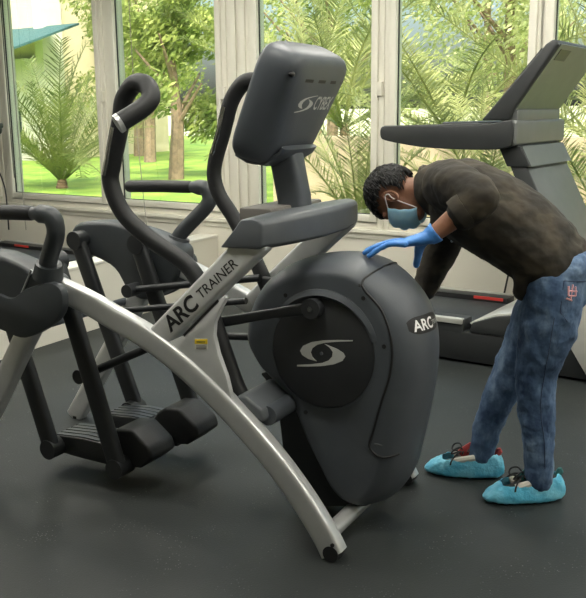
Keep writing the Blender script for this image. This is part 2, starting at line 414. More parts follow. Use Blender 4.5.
tag(o, 'long white boundary wall at the far end of the lawn', 'boundary wall', kind='structure')

# cream house with teal awning beyond the lawn (seen through the left window)
h = empty('house', WP(-19.5, 14, .1), WA, 'cream rendered house with a teal awning seen through the leftmost window', 'house')
MB().bx(-6, .72, 0, 6, -.3, 7.5).build('house_wall', 'house', h, smooth=0)
MB().bx(.72, 1.10, -.25, .6, -.3, 7.5).build('pillar', 'house2', h, smooth=0)
MB().bx(-6, .70, -.3, 0, -.3, 3.3).build('plinth_wall', 'house2', h, smooth=0)
MB().add([(-6, -2.6, 3.35), (2.2, -2.6, 3.35), (2.6, 0, 4.3), (-6, 0, 4.3), (-6, -2.6, 3.28), (2.2, -2.6, 3.28), (2.6, 0, 4.23), (-6, 0, 4.23)],
         [(0, 1, 2, 3), (7, 6, 5, 4), (0, 4, 5, 1), (1, 5, 6, 2), (2, 6, 7, 3), (3, 7, 4, 0)]).build('awning', 'teal', h, smooth=0)
MB().cyl((2.1, -2.5, -.3), (2.1, -2.5, 3.4), .05).build('awning_post', 'house2', h)
wdo = MB().bx(-1.0, 0, -.36, -.3, .75, 1.7).build('window_frame', 'frame', h, smooth=0)
MB().bx(-.92, -.52, -.375, -.36, .83, 1.62).build('pane', 'house_glass', wdo, smooth=0); MB().bx(-.47, -.08, -.375, -.36, .83, 1.62).build('pane', 'house_glass', wdo, smooth=0)

# palms
def frond_mesh(name, Lf, droop, mt, leaf=.42, nl=40, seed=0):
    rnd = random.Random(seed); mb = MB(); pts = []
    for k in range(13):
        t = k / 12; pts.append(Vector((Lf * (t - .16 * droop * t * t), 0, Lf * (.34 * t - .62 * droop * t * t))))
    mb.tube(pts, [.022 * (1 - .85 * k / 12) + .003 for k in range(13)], 5)
    def at(t):
        f = t * 12; i = min(11, int(f)); return pts[i].lerp(pts[i + 1], f - i), (pts[i + 1] - pts[i]).normalized()
    for k in range(nl):
        t = .12 + .87 * k / (nl - 1)
        for sd in (-1, 1):
            p, d = at(min(.999, t + rnd.uniform(-.008, .008))); ll = leaf * (math.sin(math.pi * (.12 + .8 * t)) ** .7) * rnd.uniform(.8, 1.15)
            out = (d * rnd.uniform(.55, .95) + Vector((0, sd, 0)) * rnd.uniform(.7, 1.0) + Vector((0, 0, rnd.uniform(.0, .45)))).normalized()
            w = d.cross(out).cross(out).normalized() * .0115
            a = p; b = p + out * ll * .5; c = p + out * ll + Vector((0, 0, -.12 * ll))
            mb.add([a - w * .6, a + w * .6, b + w, b - w, c], [(0, 1, 2, 3), (3, 2, 4)])
    me = mb.build(name, mt, smooth=0, fix=False)
    d = me.data; bpy.data.objects.remove(me); return d
FD = {k: [frond_mesh('frond', L_, d_, k, lf, 44, i + 5) for i, (L_, d_, lf) in enumerate(((3.0, .45, .5), (3.2, .75, .5), (2.7, 1.05, .46), (2.6, .15, .44)))] for k in ('palm', 'palm_dark')}
def palm(loc, trunk_h, n, scale, label, dark=False, tilt=(-.2, 1.15), rt=.12, name='palm_tree', seed=0):
    rnd = random.Random(seed + 11); t = empty(name, loc, 0, label, 'palm tree', 'palms in the garden')
    mb = MB(); zz = [trunk_h * k / 8 for k in range(9)]
    mb.tube([(.05 * math.sin(2 * z), 0, z - (.1 if k == 0 else 0)) for k, z in enumerate(zz)], [rt * (1.1 if k % 2 else .95) * (1 - .05 * k) for k in range(9)], 10)
    mb.build('trunk', 'trunk', t)
    for k in range(n):
        e = rnd.uniform(*tilt); az = 2.399963 * k + rnd.uniform(-.25, .25)
        f = bpy.data.objects.new('frond', rnd.choice(FD['palm_dark' if dark else 'palm'])); COL.objects.link(f); f.parent = t
        f.location = (.06 * math.cos(az), .06 * math.sin(az), trunk_h - .05); s_ = scale * rnd.uniform(.85, 1.15); f.scale = (s_,) * 3
        f.rotation_euler = (rnd.uniform(-.3, .3), -e, az)
palm(WP(-10.08, 7.0, 0), .22, 34, .92, 'short young palm with upright fronds on the lawn behind the leftmost window', True, (.25, 1.4), .13, seed=1)
palm(WP(-2.6, 6.4, 0), 1.35, 17, .95, 'pale green palm seen just left of the exercise machine console', False, (-.1, 1.2), seed=2)
palm(WP(-.3, 5.6, 0), 1.15, 17, .95, 'yellow green palm directly behind the exercise machine console', False, (-.1, 1.2), seed=3)
palm(WP(1.7, 5.8, 0), 1.0, 18, 1.0, 'large pale palm with broad arching fronds above the treadmill rail', False, (-.05, 1.25), seed=4)
palm(WP(4.1, 6.2, 0), 1.5, 17, 1.05, 'pale palm growing behind the tilted treadmill console', False, (-.1, 1.2), seed=5)
palm(WP(7.4, 6.0, 0), 1.2, 22, 1.0, 'palm at the right hand end of the garden wall', False, (-.1, 1.2), seed=6)
palm(WP(1.55, 2.1, 0), .45, 20, .56, 'young palm close to the glass left of the treadmill rail', False, (.1, 1.35), .10, seed=21)
palm(WP(2.75, 2.15, 0), .55, 20, .57, 'young palm close to the glass behind the treadmill console', False, (.1, 1.35), .10, seed=22)
palm(WP(.15, 2.2, 0), .35, 15, .54, 'young palm close to the glass right of the machine console', False, (.3, 1.35), .10, seed=23)
palm(WP(-4.8, 9.0, 0), 1.7, 22, 1.1, 'taller palm standing behind the second window from the left', False, (-.2, 1.1), seed=7)

# leafy trees that close the view
def tree(loc, h, r, nleaf, mt, label, seed, ls=.085):
    rnd = random.Random(seed); t = empty('leafy_tree', loc, 0, label, 'tree', 'trees behind the garden')
    tr = MB(); tr.tube([(0, 0, -.2), (.08, .05, h * .3), (-.05, .1, h * .62)], [.20, .15, .08], 8)
    for k in range(5):
        a = k * 1.26; tr.tube([(.05, .05, h * (.28 + .05 * k)), (math.cos(a) * r * .55, math.sin(a) * r * .55, h * (.5 + .06 * k))], [.07, .02], 6)
    tr.build('trunk', 'bark', t)
    mb = MB(); cl = [(Vector((rnd.gauss(0, .42) * r, rnd.gauss(0, .42) * r, h * rnd.uniform(.28, .95))), r * rnd.uniform(.28, .5)) for _ in range(16)]
    for _ in range(nleaf):
        c, q = rnd.choice(cl); d = Vector((rnd.gauss(0, 1), rnd.gauss(0, 1), rnd.gauss(0, 1))).normalized() * q * rnd.uniform(.5, 1)
        p = c + d; n = Vector((rnd.gauss(0, 1), rnd.gauss(0, 1), rnd.gauss(0, 1) + .4)).normalized(); u = n.orthogonal().normalized(); v = n.cross(u); s_ = ls * rnd.uniform(.6, 1.3)
        mb.add([p - u * s_, p + v * s_ * .4, p + u * s_, p - v * s_ * .4], [(0, 1, 2, 3)])
    o = mb.build('foliage', mt, t, smooth=0, fix=False); tag(o, kind='stuff')
TS = [(-24, 24, 8.5, 3.4, 'leaf', 'dense green tree behind the cream house'), (-17.5, 17, 7.5, 2.8, 'leaf', 'leafy tree rising right of the cream house awning'),
      (-14.6, 14.5, 7.2, 1.9, 'leaf', 'tree standing between the cream house and the young lawn palm'), (-12.5, 20, 7.6, 3.0, 'leaf2', 'pale leafy tree above the young lawn palm'), (-9.3, 9.8, 4.4, 1.5, 'leaf', 'slender tree on the lawn behind the second window'), (-8.2, 15, 6.5, 2.5, 'leaf', 'green tree filling the top of the second window'),
      (-6.2, 21, 8.0, 3.1, 'leaf2', 'tall pale tree behind the near swing handle'), (-2.8, 14, 6.8, 2.7, 'leaf2', 'pale leafy tree left of the console'),
      (1.0, 19, 5.6, 2.4, 'leaf2', 'bright yellow green tree behind the console'), (3.4, 13.5, 4.4, 2.0, 'leaf2', 'leafy tree behind the treadmill rail palm'),
      (6.8, 16, 5.6, 2.4, 'leaf2', 'pale tree behind the treadmill console'), (10, 16, 7.5, 3.2, 'leaf', 'green tree beyond the right end of the garden wall')]
for i, (s_, n, h_, r_, mt, lb) in enumerate(TS): tree(WP(s_, n, lawn_z(n)), h_, r_, 8000, mt, lb, 100 + i)

# ------------------------------------------------------------------ elliptical trainer (front feet at the origin, user end towards -X)
from mathutils.bvhtree import BVHTree
def bvh_of(o): return BVHTree.FromPolygons([v.co.copy() for v in o.data.vertices], [tuple(p.vertices) for p in o.data.polygons])
def drape(bv, p, d, off):
    h = bv.ray_cast(Vector(p), Vector(d).normalized(), 5)
    if h[0] is None: h = bv.find_nearest(Vector(p) + Vector(d) * 1.0)
    return h[0] - Vector(d).normalized() * off
ET = empty('elliptical_trainer', (0, 0, 0), 0, 'grey and silver elliptical trainer with round flywheel housing in the foreground', 'exercise machine')

def rr_ring(o, u, v, hu, hv, e=4.5, n=40, tb=1.0):
    """rounded rectangle ring; tb narrows the lower end (negative v)"""
    out = []
    for k in range(n):
        a = 2 * math.pi * (k + .5) / n; c, s_ = math.cos(a), math.sin(a)
        x = math.copysign(abs(c) ** (2 / e), c) * hu; y = math.copysign(abs(s_) ** (2 / e), s_) * hv
        x *= tb + (1 - tb) * (y / hv + 1) / 2
        out.append(o + u * x + v * y)
    return out

# flywheel housing: rounded body with a big side radius
prof = spline([(-.502, .70), (-.468, .83), (-.382, .935), (-.245, .995), (-.085, 1.010), (.05, .968), (.152, .880), (.204, .765), (.214, .63), (.194, .47), (.165, .32), (.135, .21), (.07, .115), (-.03, .070), (-.115, .10), (-.19, .215), (-.29, .375), (-.40, .52), (-.468, .61)], 5, True)
hc = Vector((-.14, 0, .60))
def hw(z): t = max(0, min(1, (z - .08) / .5)); return .146 + .022 * t * t * (3 - 2 * t)
rings = []; NA = 9; RI = .088
for k in range(-NA, NA + 1):
    a = math.pi / 2 * k / NA; ins = RI * (1 - math.cos(a)); ring = []
    for x, z in prof:
        d = Vector((x, 0, z)) - hc; l = d.length; q = hc + d * ((l - ins * (.75 + .6 * max(0, min(1, x * 8)) + .75 * max(0, 1 - abs(math.degrees(math.atan2(d.z, -d.x)) + 38) / 34))) / l); ring.append((q.x, math.sin(a) * hw(q.z), q.z))
    rings.append(ring)
for e_, sc_ in ((0, .8), (0, .5), (0, .2)):
    for front in (0, 1):
        base = rings[-1] if front else rings[0]
rings = [[tuple(hc + (Vector(p) - hc) * sc_ + Vector((0, p[1] - hc.y - (p[1] - hc.y) * sc_, 0))) for p in rings[0]] for sc_ in (.2, .5, .8)] + rings + [[tuple(hc + (Vector(p) - hc) * sc_ + Vector((0, p[1] * (1 - sc_), 0))) for p in rings[-1]] for sc_ in (.8, .5, .2)]
HO = MB().loft(rings).build('flywheel_housing', 'char', ET, smooth=50)
hb = bvh_of(HO)
DC = (-.147, .672)
def ring_pts(r, y, n=64): return [(DC[0] + r * math.cos(2 * math.pi * k / n), y, DC[1] + r * math.sin(2 * math.pi * k / n)) for k in range(n)]
for sg in (-1, 1):
    MB().loft([ring_pts(.200, sg * .156), ring_pts(.200, sg * .171), ring_pts(.195, sg * .174)]).build('flywheel_disc', 'disc', HO, smooth=40)
    MB().loft([ring_pts(.208, sg * .156), ring_pts(.208, sg * .1695), ring_pts(.203, sg * .1695), ring_pts(.203, sg * .156)], cap=False).build('disc_rim', 'char', HO, smooth=40)
    n = 40; lip = []
    for k in range(n + 1):
        a = R(18 + 134 * k / n); t = math.sin(math.pi * k / n)
        lip.append([(DC[0] + r * math.cos(a), sg * y, DC[1] + r * math.sin(a)) for r, y in ((.220 + .012 * t, .157), (.220 + .012 * t, .168 + .010 * t), (.206 + .006 * t, .174 + .016 * t), (.199, .174), (.199, .157))])
    MB().loft(lip).build('hood_lip', 'char', HO, smooth=40)
    sw1 = [(-.0268, .7343), (-.0857, .7282), (-.139, .7208), (-.1865, .7091), (-.2209, .6912), (-.2329, .672), (-.2247, .6571), (-.2006, .6455), (-.1664, .641), (-.1834, .6546), (-.1901, .6709), (-.1832, .6874), (-.1627, .7024), (-.1323, .7129), (-.0857, .722), (-.0267, .7307)]
    sw2 = [(-.246, .6116), (-.2008, .6169), (-.1461, .6259), (-.099, .6383), (-.0658, .655), (-.054, .6727), (-.0625, .6852), (-.0857, .696), (-.1357, .7087), (-.1156, .6974), (-.1029, .6834), (-.1056, .6662), (-.119, .6502), (-.146, .6373), (-.1939, .6261), (-.2459, .6174)]
    MB().prism(sw1, sg * .1735, sg * .1755).prism(sw2, sg * .1735, sg * .1755).build('emblem', 'logo', HO, smooth=0)
    MB().cyl((-.147, sg * .174, .672), (-.147, sg * .178, .672), .006).build('hub_bolt', 'char2', HO)
    # parting line of the front cover, draped on the body
    sm = spline([(.062, .995), (.018, .965), (.003, .925), (.075, .844), (.113, .742), (.111, .635), (.079, .521), (.046, .405), (.031, .346), (.075, .316), (.13, .325)], 6)
    MB().tube([drape(hb, (x, sg * .6, z), (0, -sg, 0), .0002) for x, z in sm], .0042, 6).build('cover_seam', 'ink', HO)
    for x, z in ((.010, .885), (.088, .724), (-.293, .868), (-.219, .438)):
        p = drape(hb, (x, sg * .6, z), (0, -sg, 0), 0); MB().cyl(p - Vector((0, sg * .003, 0)), p + Vector((0, sg * .002, 0)), .008, 12).build('screw_hole', 'ink', HO)
    p = drape(hb, (.065, sg * .6, .362), (0, -sg, 0), 0); MB().ball(p, (.016, .002, .004), 8).build('latch_slot', 'char2', HO)
# badge on the front of the housing
bd = []; NB = 20
for i in range(NB + 1):
    y = -.128 + .172 * i / NB; t = abs(2 * i / NB - 1); hh = .030 * (1 - t ** 5 * .55)
    bd.append([drape(hb, (.8, y, .790 + hh * q), (-1, 0, 0), .003) for q in (-1, -.3, .3, 1)])
mb = MB()
for i in range(NB):
    for j in range(3): mb.add([bd[i][j], bd[i + 1][j], bd[i + 1][j + 1], bd[i][j + 1]], [(0, 1, 2, 3)])
BG = mb.build('badge', 'ink', ET, fix=False)
def draped_text(txt, size, o, udir, vdir, bv, d, off, mt, parent, bold=0., shear=0., xs=1.0):
    t = letters(txt, size, Matrix.Identity(4), mt, parent, bold=bold, shear=shear, depth=0, xs=xs)
    u, v = Vector(udir), Vector(vdir)
    for vt in t.data.vertices: vt.co = drape(bv, Vector(o) + u * vt.co.x + v * vt.co.y - Vector(d) * .5, d, off)
    return t
draped_text('ARC', .052, (.3, -.110, .772), (0, 1, 0), (0, 0, 1), hb, (-1, 0, 0), .0042, 'white_print', BG, bold=.0012)
draped_text('TRAINER', .024, (.3, -.012, .778), (0, 1, 0), (0, 0, 1), hb, (-1, 0, 0), .0042, 'logo', BG)
# dark guard behind the housing, front cross tube, wheels
MB().prism([(-.455, .535), (-.385, .47), (-.335, .05), (-.285, .018), (-.15, .05), (.0, .085), (.04, .3), (-.1, .5), (-.3, .6)], -.095, .095).build('lower_guard', 'black', ET, bevel=.012)
MB().cyl((-.065, -.33, .052), (-.065, .33, .052), .03).build('cross_tube', 'silver', ET)
MB().cyl((-.30, -.30, .455), (-.30, .30, .455), .036).build('pivot_shaft', 'char', ET)
for sg in (-1, 1): MB().prism([(-.425, .485), (-.405, .525), (-.375, .530), (-.300, .488), (-.290, .445), (-.345, .425)], sg * .10, sg * .335).build('pivot_bracket', 'char2', ET, bevel=.014, seg=3)

arch = [(-1.27, .868), (-1.144, .835), (-1.03, .80), (-.924, .759), (-.78, .705), (-.64, .633), (-.497, .538), (-.358, .427), (-.239, .318), (-.135, .203), (-.05, .088), (-.012, .022)]
for sg in (-1, 1):
    Y = lambda a: sg * a
    SR = MB().sweep([(x, Y(.352), z) for x, z in spline(arch, 5)], .062, .088, 5, 28).build('side_rail', 'silver', ET, smooth=40)
    MB().cyl((-.012, Y(.385), .03), (-.012, Y(.32), .03), .029).build('transport_wheel', 'rubber', SR)
    MB().cyl((-.004, Y(.387), .066), (-.004, Y(.32), .066), .007).build('wheel_bolt', 'ink', SR)
    MB().cyl((-.055, Y(.29), 0), (-.055, Y(.29), .012), .018).cyl((-.055, Y(.29), .01), (-.055, Y(.29), .04), .007).build('leveling_foot', 'chrome', ET)
    # rear leg with foot
    RL = MB().sweep([(-1.30, Y(.352), .76), (-1.40, Y(.352), .62), (-1.60, Y(.352), .32), (-1.815, Y(.352), .005)], .055, .095, 5, 24).build('rear_leg', 'silver', ET, smooth=40)
    MB().cyl((-1.80, Y(.352), 0), (-1.80, Y(.352), .014), .03).build('rubber_foot', 'rubber', RL)
    # rear pivot cover
    cp = spline([(-1.705, .995), (-1.521, 1.019), (-1.38, 1.005), (-1.234, .975), (-1.11, .925), (-1.095, .86), (-1.115, .785), (-1.175, .722), (-1.305, .665), (-1.40, .70), (-1.475, .80), (-1.60, .850), (-1.72, .87)], 4, True)
    if sg < 0: cp = [(x - .085 * max(0, min(1, (x + 1.45) / .3)), z - .040 * max(0, min(1, (z - .86) / .1))) for x, z in cp]
    RC = MB().prism(cp, Y(.30), Y(.43)).build('rear_cover', 'shell', ET, bevel=.022, seg=3)
    MB().tube([(-1.255, Y(.432), .930), (-1.275, Y(.434), .895), (-1.335, Y(.434), .80)], .004, 6).build('trim_strip', 'silver', RC)
    MB().prism(spline([(-1.16, .890), (-1.098, .865), (-1.10, .79), (-1.16, .725), (-1.30, .660), (-1.40, .672)] + ([(-1.52, .705), (-1.66, .77), (-1.64, .82), (-1.47, .828)] if sg < 0 else [(-1.41, .72)]) + [(-1.36, .812), (-1.28, .855)], 4, True), Y(.41), Y(.448)).build('boot_cover', 'shell', RC, bevel=.012, seg=2)
    # fixed handrail
    ex = -1.115 if sg < 0 else -1.035
    hz = -.026 if sg < 0 else .004
    hr = spline([(-1.47, Y(.455), 1.17 + hz), (-1.30, Y(.455), 1.176 + hz), (ex - .050, Y(.455), 1.177 + hz), (ex - .004, Y(.453), 1.170 + hz), (ex + .012, Y(.450), 1.145 + hz), (ex + .002, Y(.440), 1.095 + hz), (-1.16 if sg > 0 else -1.185, Y(.41), .97), (-1.185 if sg > 0 else -1.215, Y(.395), .90)], 5)
    HR = MB().tube(hr, [.025] * 10 + [.035] * 11 + [.034] * (len(hr) - 21), 16).build('handrail', 'shell', ET)
    MB().tube([(-1.475, Y(.455), 1.17 + hz), (-1.30, Y(.455), 1.176 + hz), (ex - .10, Y(.455), 1.1775 + hz)], .0285, 16, round_end=True).build('grip', 'rubber', HR)
    MB().tube([(-1.165 - .025 * (sg < 0), Y(.405), .955), (-1.18 - .028 * (sg < 0), Y(.396), .900)], [.05, .058], 16).build('post_collar', 'shell', HR)
    # links and pedal
    fb = ((-1.03, .105), (-1.385, .125)) if sg < 0 else ((-.995, .115), (-1.35, .150))
    for (tx, tz), (bx_, bz) in zip(((-1.29, .935), (-1.65, .932)), fb):
        LA = MB().sweep([(tx, Y(.262), tz), ((tx + bx_) / 2, Y(.262), (tz + bz) / 2), (bx_, Y(.262), bz)], .05, .078, 3.2, 20).build('link_arm', 'black', ET, smooth=40)
        MB().cyl((tx, Y(.31), tz), (tx, Y(.233), tz), .043, 24).build('pivot_cap', 'black', LA)
        MB().cyl((bx_, Y(.290), bz), (bx_, Y(.20), bz), .042, 24).build('pivot_cap', 'black', LA)
    dx = fb[0][0] + 1.03; dz = fb[0][1] - .105
    PD = MB().prism([(x + dx, z + dz) for x, z in ((-1.47, .095), (-1.465, .130), (-1.40, .168), (-1.25, .180), (-1.10, .175), (-.99, .13), (-1.0, .08), (-1.25, .085))], Y(.225), Y(.055)).build('pedal', 'black', ET, bevel=.012)
    MB().prism([(x + dx, z + dz) for x, z in [(-1.145, .160), (-1.105, .222), (-1.06, .252), (-.985, .258), (-.90, .195), (-.885, .150), (-.95, .10), (-1.06, .085)]], Y(.222), Y(.055)).build('toe_cup', 'rubber', PD, bevel=.014, seg=3)
    tp = MB()
    for k in range(5): tp.prism([(x + dx, z + dz + .0008) for x, z in ((-1.445, .146), (-1.40, .170), (-1.25, .182), (-1.165, .180), (-1.165, .172), (-1.40, .160))], Y(.215 - .032 * k), Y(.192 - .032 * k))
    tp.build('tread_plate', 'shell', PD, smooth=0)
    # swing handle
    if sg < 0:
        lv = [(-.405, .27, .465), (-.455, .272, .56), (-.52, .275, .735), (-.575, .28, .885), (-.64, .285, .975), (-.785, .30, 1.06), (-.905, .30, 1.15), (-.955, .30, 1.26), (-.94, .30, 1.335), (-.892, .30, 1.489), (-.872, .302, 1.560), (-.815, .308, 1.612), (-.752, .322, 1.605), (-.722, .342, 1.562), (-.735, .372, 1.528), (-.785, .435, 1.480)]
    else:
        lv = [(-.47, .27, .47), (-.53, .272, .57), (-.60, .275, .73), (-.665, .28, .86), (-.72, .285, .95), (-.80, .30, 1.07), (-.875, .30, 1.175), (-.893, .30, 1.28), (-.84, .30, 1.435), (-.80, .30, 1.555), (-.735, .302, 1.63), (-.665, .308, 1.63), (-.62, .32, 1.59), (-.625, .335, 1.54), (-.67, .352, 1.50), (-.75, .375, 1.46)]
    pts = spline([(a, Y(b), c) for a, b, c in lv], 5)
    SH = MB().tube(pts, [.032] * 42 + [.0335] * (len(pts) - 42), 16).build('swing_handle', 'rubber', ET)
    a, b = Vector(pts[-1]), (Vector(pts[-1]) - Vector(pts[-2])).normalized()
    MB().cyl(a - b * .002, a + b * .014, .034, 18).build('end_cap', 'silver', SH)
    i0 = 44
    for k, (p0, p1) in enumerate(((37, 45),)):
        MB().tube([Vector(p) + Vector((-.006, -.026, 0)) for p in pts[p0:p1]], .0105, 8).build('sensor_plate', 'chrome', SH)
    # push rods
    if sg < 0:
        r1 = MB().cyl((-1.225, Y(.215), .455), (-.54, Y(.24), .775), .017)
        MB().cyl((-1.225, Y(.25), .457), (-1.225, Y(.185), .457), .03).build('rod_end', 'black', r1.build('push_rod', 'black', ET))
        CK = MB().cyl((-.172, Y(.160), .838), (-.172, Y(.213), .838), .036).build('crank_knob', 'disc', ET)
        MB().cyl((-.172, Y(.212), .838), (-.172, Y(.217), .838), .010, 12).build('crank_bolt', 'chrome', CK)
        MB().sweep([(-.172, Y(.198), .838), (-.32, Y(.208), .808), (-.545, Y(.25), .757)], .022, .040, 3, 16, hs=[.05, .036, .040]).build('crank_rod', 'black', ET)
    else:
        r1 = MB().cyl((-1.297, Y(.215), .732), (-.64, Y(.24), .835), .016)
        MB().cyl((-1.297, Y(.25), .732), (-1.297, Y(.17), .732), .03).build('rod_end', 'black', r1.build('push_rod', 'black', ET))
        CK = MB().cyl((-.172, Y(.160), .838), (-.172, Y(.213), .838), .036).build('crank_knob', 'disc', ET)
        MB().sweep([(-.172, Y(.198), .838), (-.37, Y(.208), .83), (-.63, Y(.25), .82)], .022, .040, 3, 16).build('crank_rod', 'black', ET)
    # diagonal beam with gusset
    BF = .3705
    BM = MB().prism([(-.760, .735), (-.720, .690), (-.672, .690), (-.255, 1.062), (-.262, 1.10), (-.365, 1.10)], Y(.305), Y(.370)).build('diagonal_beam', 'beam', ET, bevel=.014, seg=4)
    GS = MB().prism([(-.66, .65), (-.672, .698), (-.604, .730), (-.447, .876), (-.424, .894), (-.415, .884), (-.437, .850), (-.468, .790), (-.473, .743), (-.457, .678), (-.425, .60), (-.40, .50), (-.52, .52)], Y(.345), Y(.368)).build('gusset', 'beam', ET, bevel=.004)
    MB().prism([(-.604, .734), (-.452, .876), (-.446, .870), (-.598, .727)], Y(.366), Y(.3695)).build('slot', 'ink', GS, smooth=0)
    if sg < 0:
        th = R(40); ux = Vector((math.cos(th), 0, math.sin(th))); uy = Vector((-math.sin(th), 0, math.cos(th)))
        letters('ARC', .080, frame((-.655, -BF, .738), ux, uy), 'ink', BM, bold=.0020, xs=1.06)
        letters('TRAINER', .050, frame((-.520, -BF, .870), ux, uy), 'ink', BM, xs=1.03)
        LB = MB().prism([(-.553, .724), (-.498, .730), (-.500, .692), (-.555, .686)], -.368, -.3692).build('warning_label', 'label', GS, smooth=0)
        MB().prism([(-.553, .724), (-.498, .730), (-.4988, .712), (-.554, .706)], -.3692, -.3698).build('yellow_band', 'yellow', GS, smooth=0)
        mb = MB()
        for k in range(3): mb.prism([(-.548, .701 - .005 * k), (-.506, .7055 - .005 * k), (-.506, .7035 - .005 * k), (-.548, .699 - .005 * k)], -.3692, -.3697)
        mb.prism([(-.545, .7165), (-.508, .7205), (-.508, .7165), (-.545, .7125)], -.3698, -.3702)
        mb.build('label_print', 'ink', GS, smooth=0)
# centre rods seen between the arches
MB().cyl((-1.60, .06, .615), (-.60, .06, .775), .014).build('centre_rod', 'black', ET)
MB().cyl((-.80, .12, .597), (-.40, .12, .628), .016).build('centre_rod', 'black', ET)
MB().cyl((-1.45, -.34, .64), (-1.45, .34, .64), .018).build('rear_cross_tube', 'char', ET)

# console shroud, tray, mast, console
sh = []
for y in [-.384, -.374, -.33, -.2, 0, .2, .33, .374, .384]:
    k = 1 if abs(y) < .34 else (.985 if abs(y) < .38 else .94); t = 1 - (abs(y) / .384) ** 2
    base = [(-.432, 1.060), (-.372, 1.126), (-.345, 1.160 + .006 * t), (-.300 + .045 * t, 1.166 + .014 * t), (-.272 + .072 * t, 1.160 + .014 * t), (-.260 + .075 * t, 1.148 + .008 * t), (-.260 + .070 * t, 1.076), (-.278 + .056 * t, 1.062)]
    cx_, cz_ = -.29, 1.115
    sh.append([(cx_ + (x - cx_) * k, y, cz_ + (z - cz_) * k) for x, z in base])
SHR = MB().loft(sh).build('console_shroud', 'char2', ET, bevel=.006, smooth=30)
MB().bx(-.462, -.33, -.20, .20, 1.10, 1.178).build('tray', 'tray', SHR, bevel=.008)
MB().sweep([(-.338, 0, 1.12), (-.345, 0, 1.20), (-.378, 0, 1.36)], .100, .112, 4, 24).build('mast', 'char', ET, smooth=40)
pc = Vector((-.425, 0.006, 1.560)); ct = Vector((.409, 0, .913)).normalized(); cn = Vector((.913, 0, -.409)).normalized(); cy_ = Vector((0, 1, 0))
CO = MB().loft([rr_ring(pc + cn * d + ct * dt, cy_, ct, hu, hv, e, 48, tb) for d, dt, hu, hv, e, tb in ((.0, 0, .215, .19, 6, .90), (.010, 0, .236, .208, 6, .90), (.025, 0, .244, .217, 6, .90), (.06, 0, .244, .217, 6, .85), (.10, .002, .240, .213, 6, .76), (.125, .004, .232, .205, 6, .69), (.140, .006, .218, .192, 6, .66), (.149, .008, .19, .165, 6, .66), (.152, .008, .10, .09, 5, .7), (.1525, .008, .03, .03, 2, .8))]).build('console', 'char', ET, smooth=50)
cb = bvh_of(CO)
MB().loft([rr_ring(pc - cn * .003, cy_, ct, .16, .155, 6, 40), rr_ring(pc + cn * .003, cy_, ct, .165, .16, 6, 40)]).build('screen', 'ink', CO)
for y0, y1 in ((-.120, -.060), (-.020, .035), (.075, .12), (.160, .195)):
    q = [drape(cb, pc + ct * h_ + cy_ * y + cn * .6, -cn, .0012) for h_, y in ((.120, y0), (.120, y1), (.131, y1), (.131, y0))]; MB().add(q, [(0, 1, 2, 3)]).build('vent_slot', 'ink', CO, fix=False, smooth=0)
p = drape(cb, pc + ct * .140 - cy_ * .205 + cn * .6, -cn, .0); MB().ball(p, (.010, .018, .010), 8).build('cable_port', 'ink', CO)
def dswirl(o, sx, sy, bv, d, off, u, v, mt, parent):
    mb = MB()
    for sw in (sw1, sw2):
        q = [drape(bv, Vector(o) + Vector(u) * ((x + .1364) * sx) + Vector(v) * ((z - .6735) * sy) - Vector(d) * .5, d, off) for x, z in sw]; mb.add(q, [tuple(range(len(q)))])
    return mb.build('emblem', mt, parent, fix=False, smooth=0)
dswirl(pc - cy_ * .052 + ct * .042 + cn * .2, .60, .54, cb, -cn, .0016, cy_, ct, 'logo', CO)
draped_text('CYBEX', .070, pc + cn * .2 + cy_ * .006 + ct * .022, cy_, ct, cb, -cn, .0016, 'logo', CO, bold=.0010, shear=.25, xs=.62)
MB().sweep([(-.515, 0, 1.362), (-.47, 0, 1.338), (-.40, 0, 1.330), (-.335, 0, 1.365), (-.32, 0, 1.385)], .26, .024, 4, 20).build('console_neck', 'char', ET)

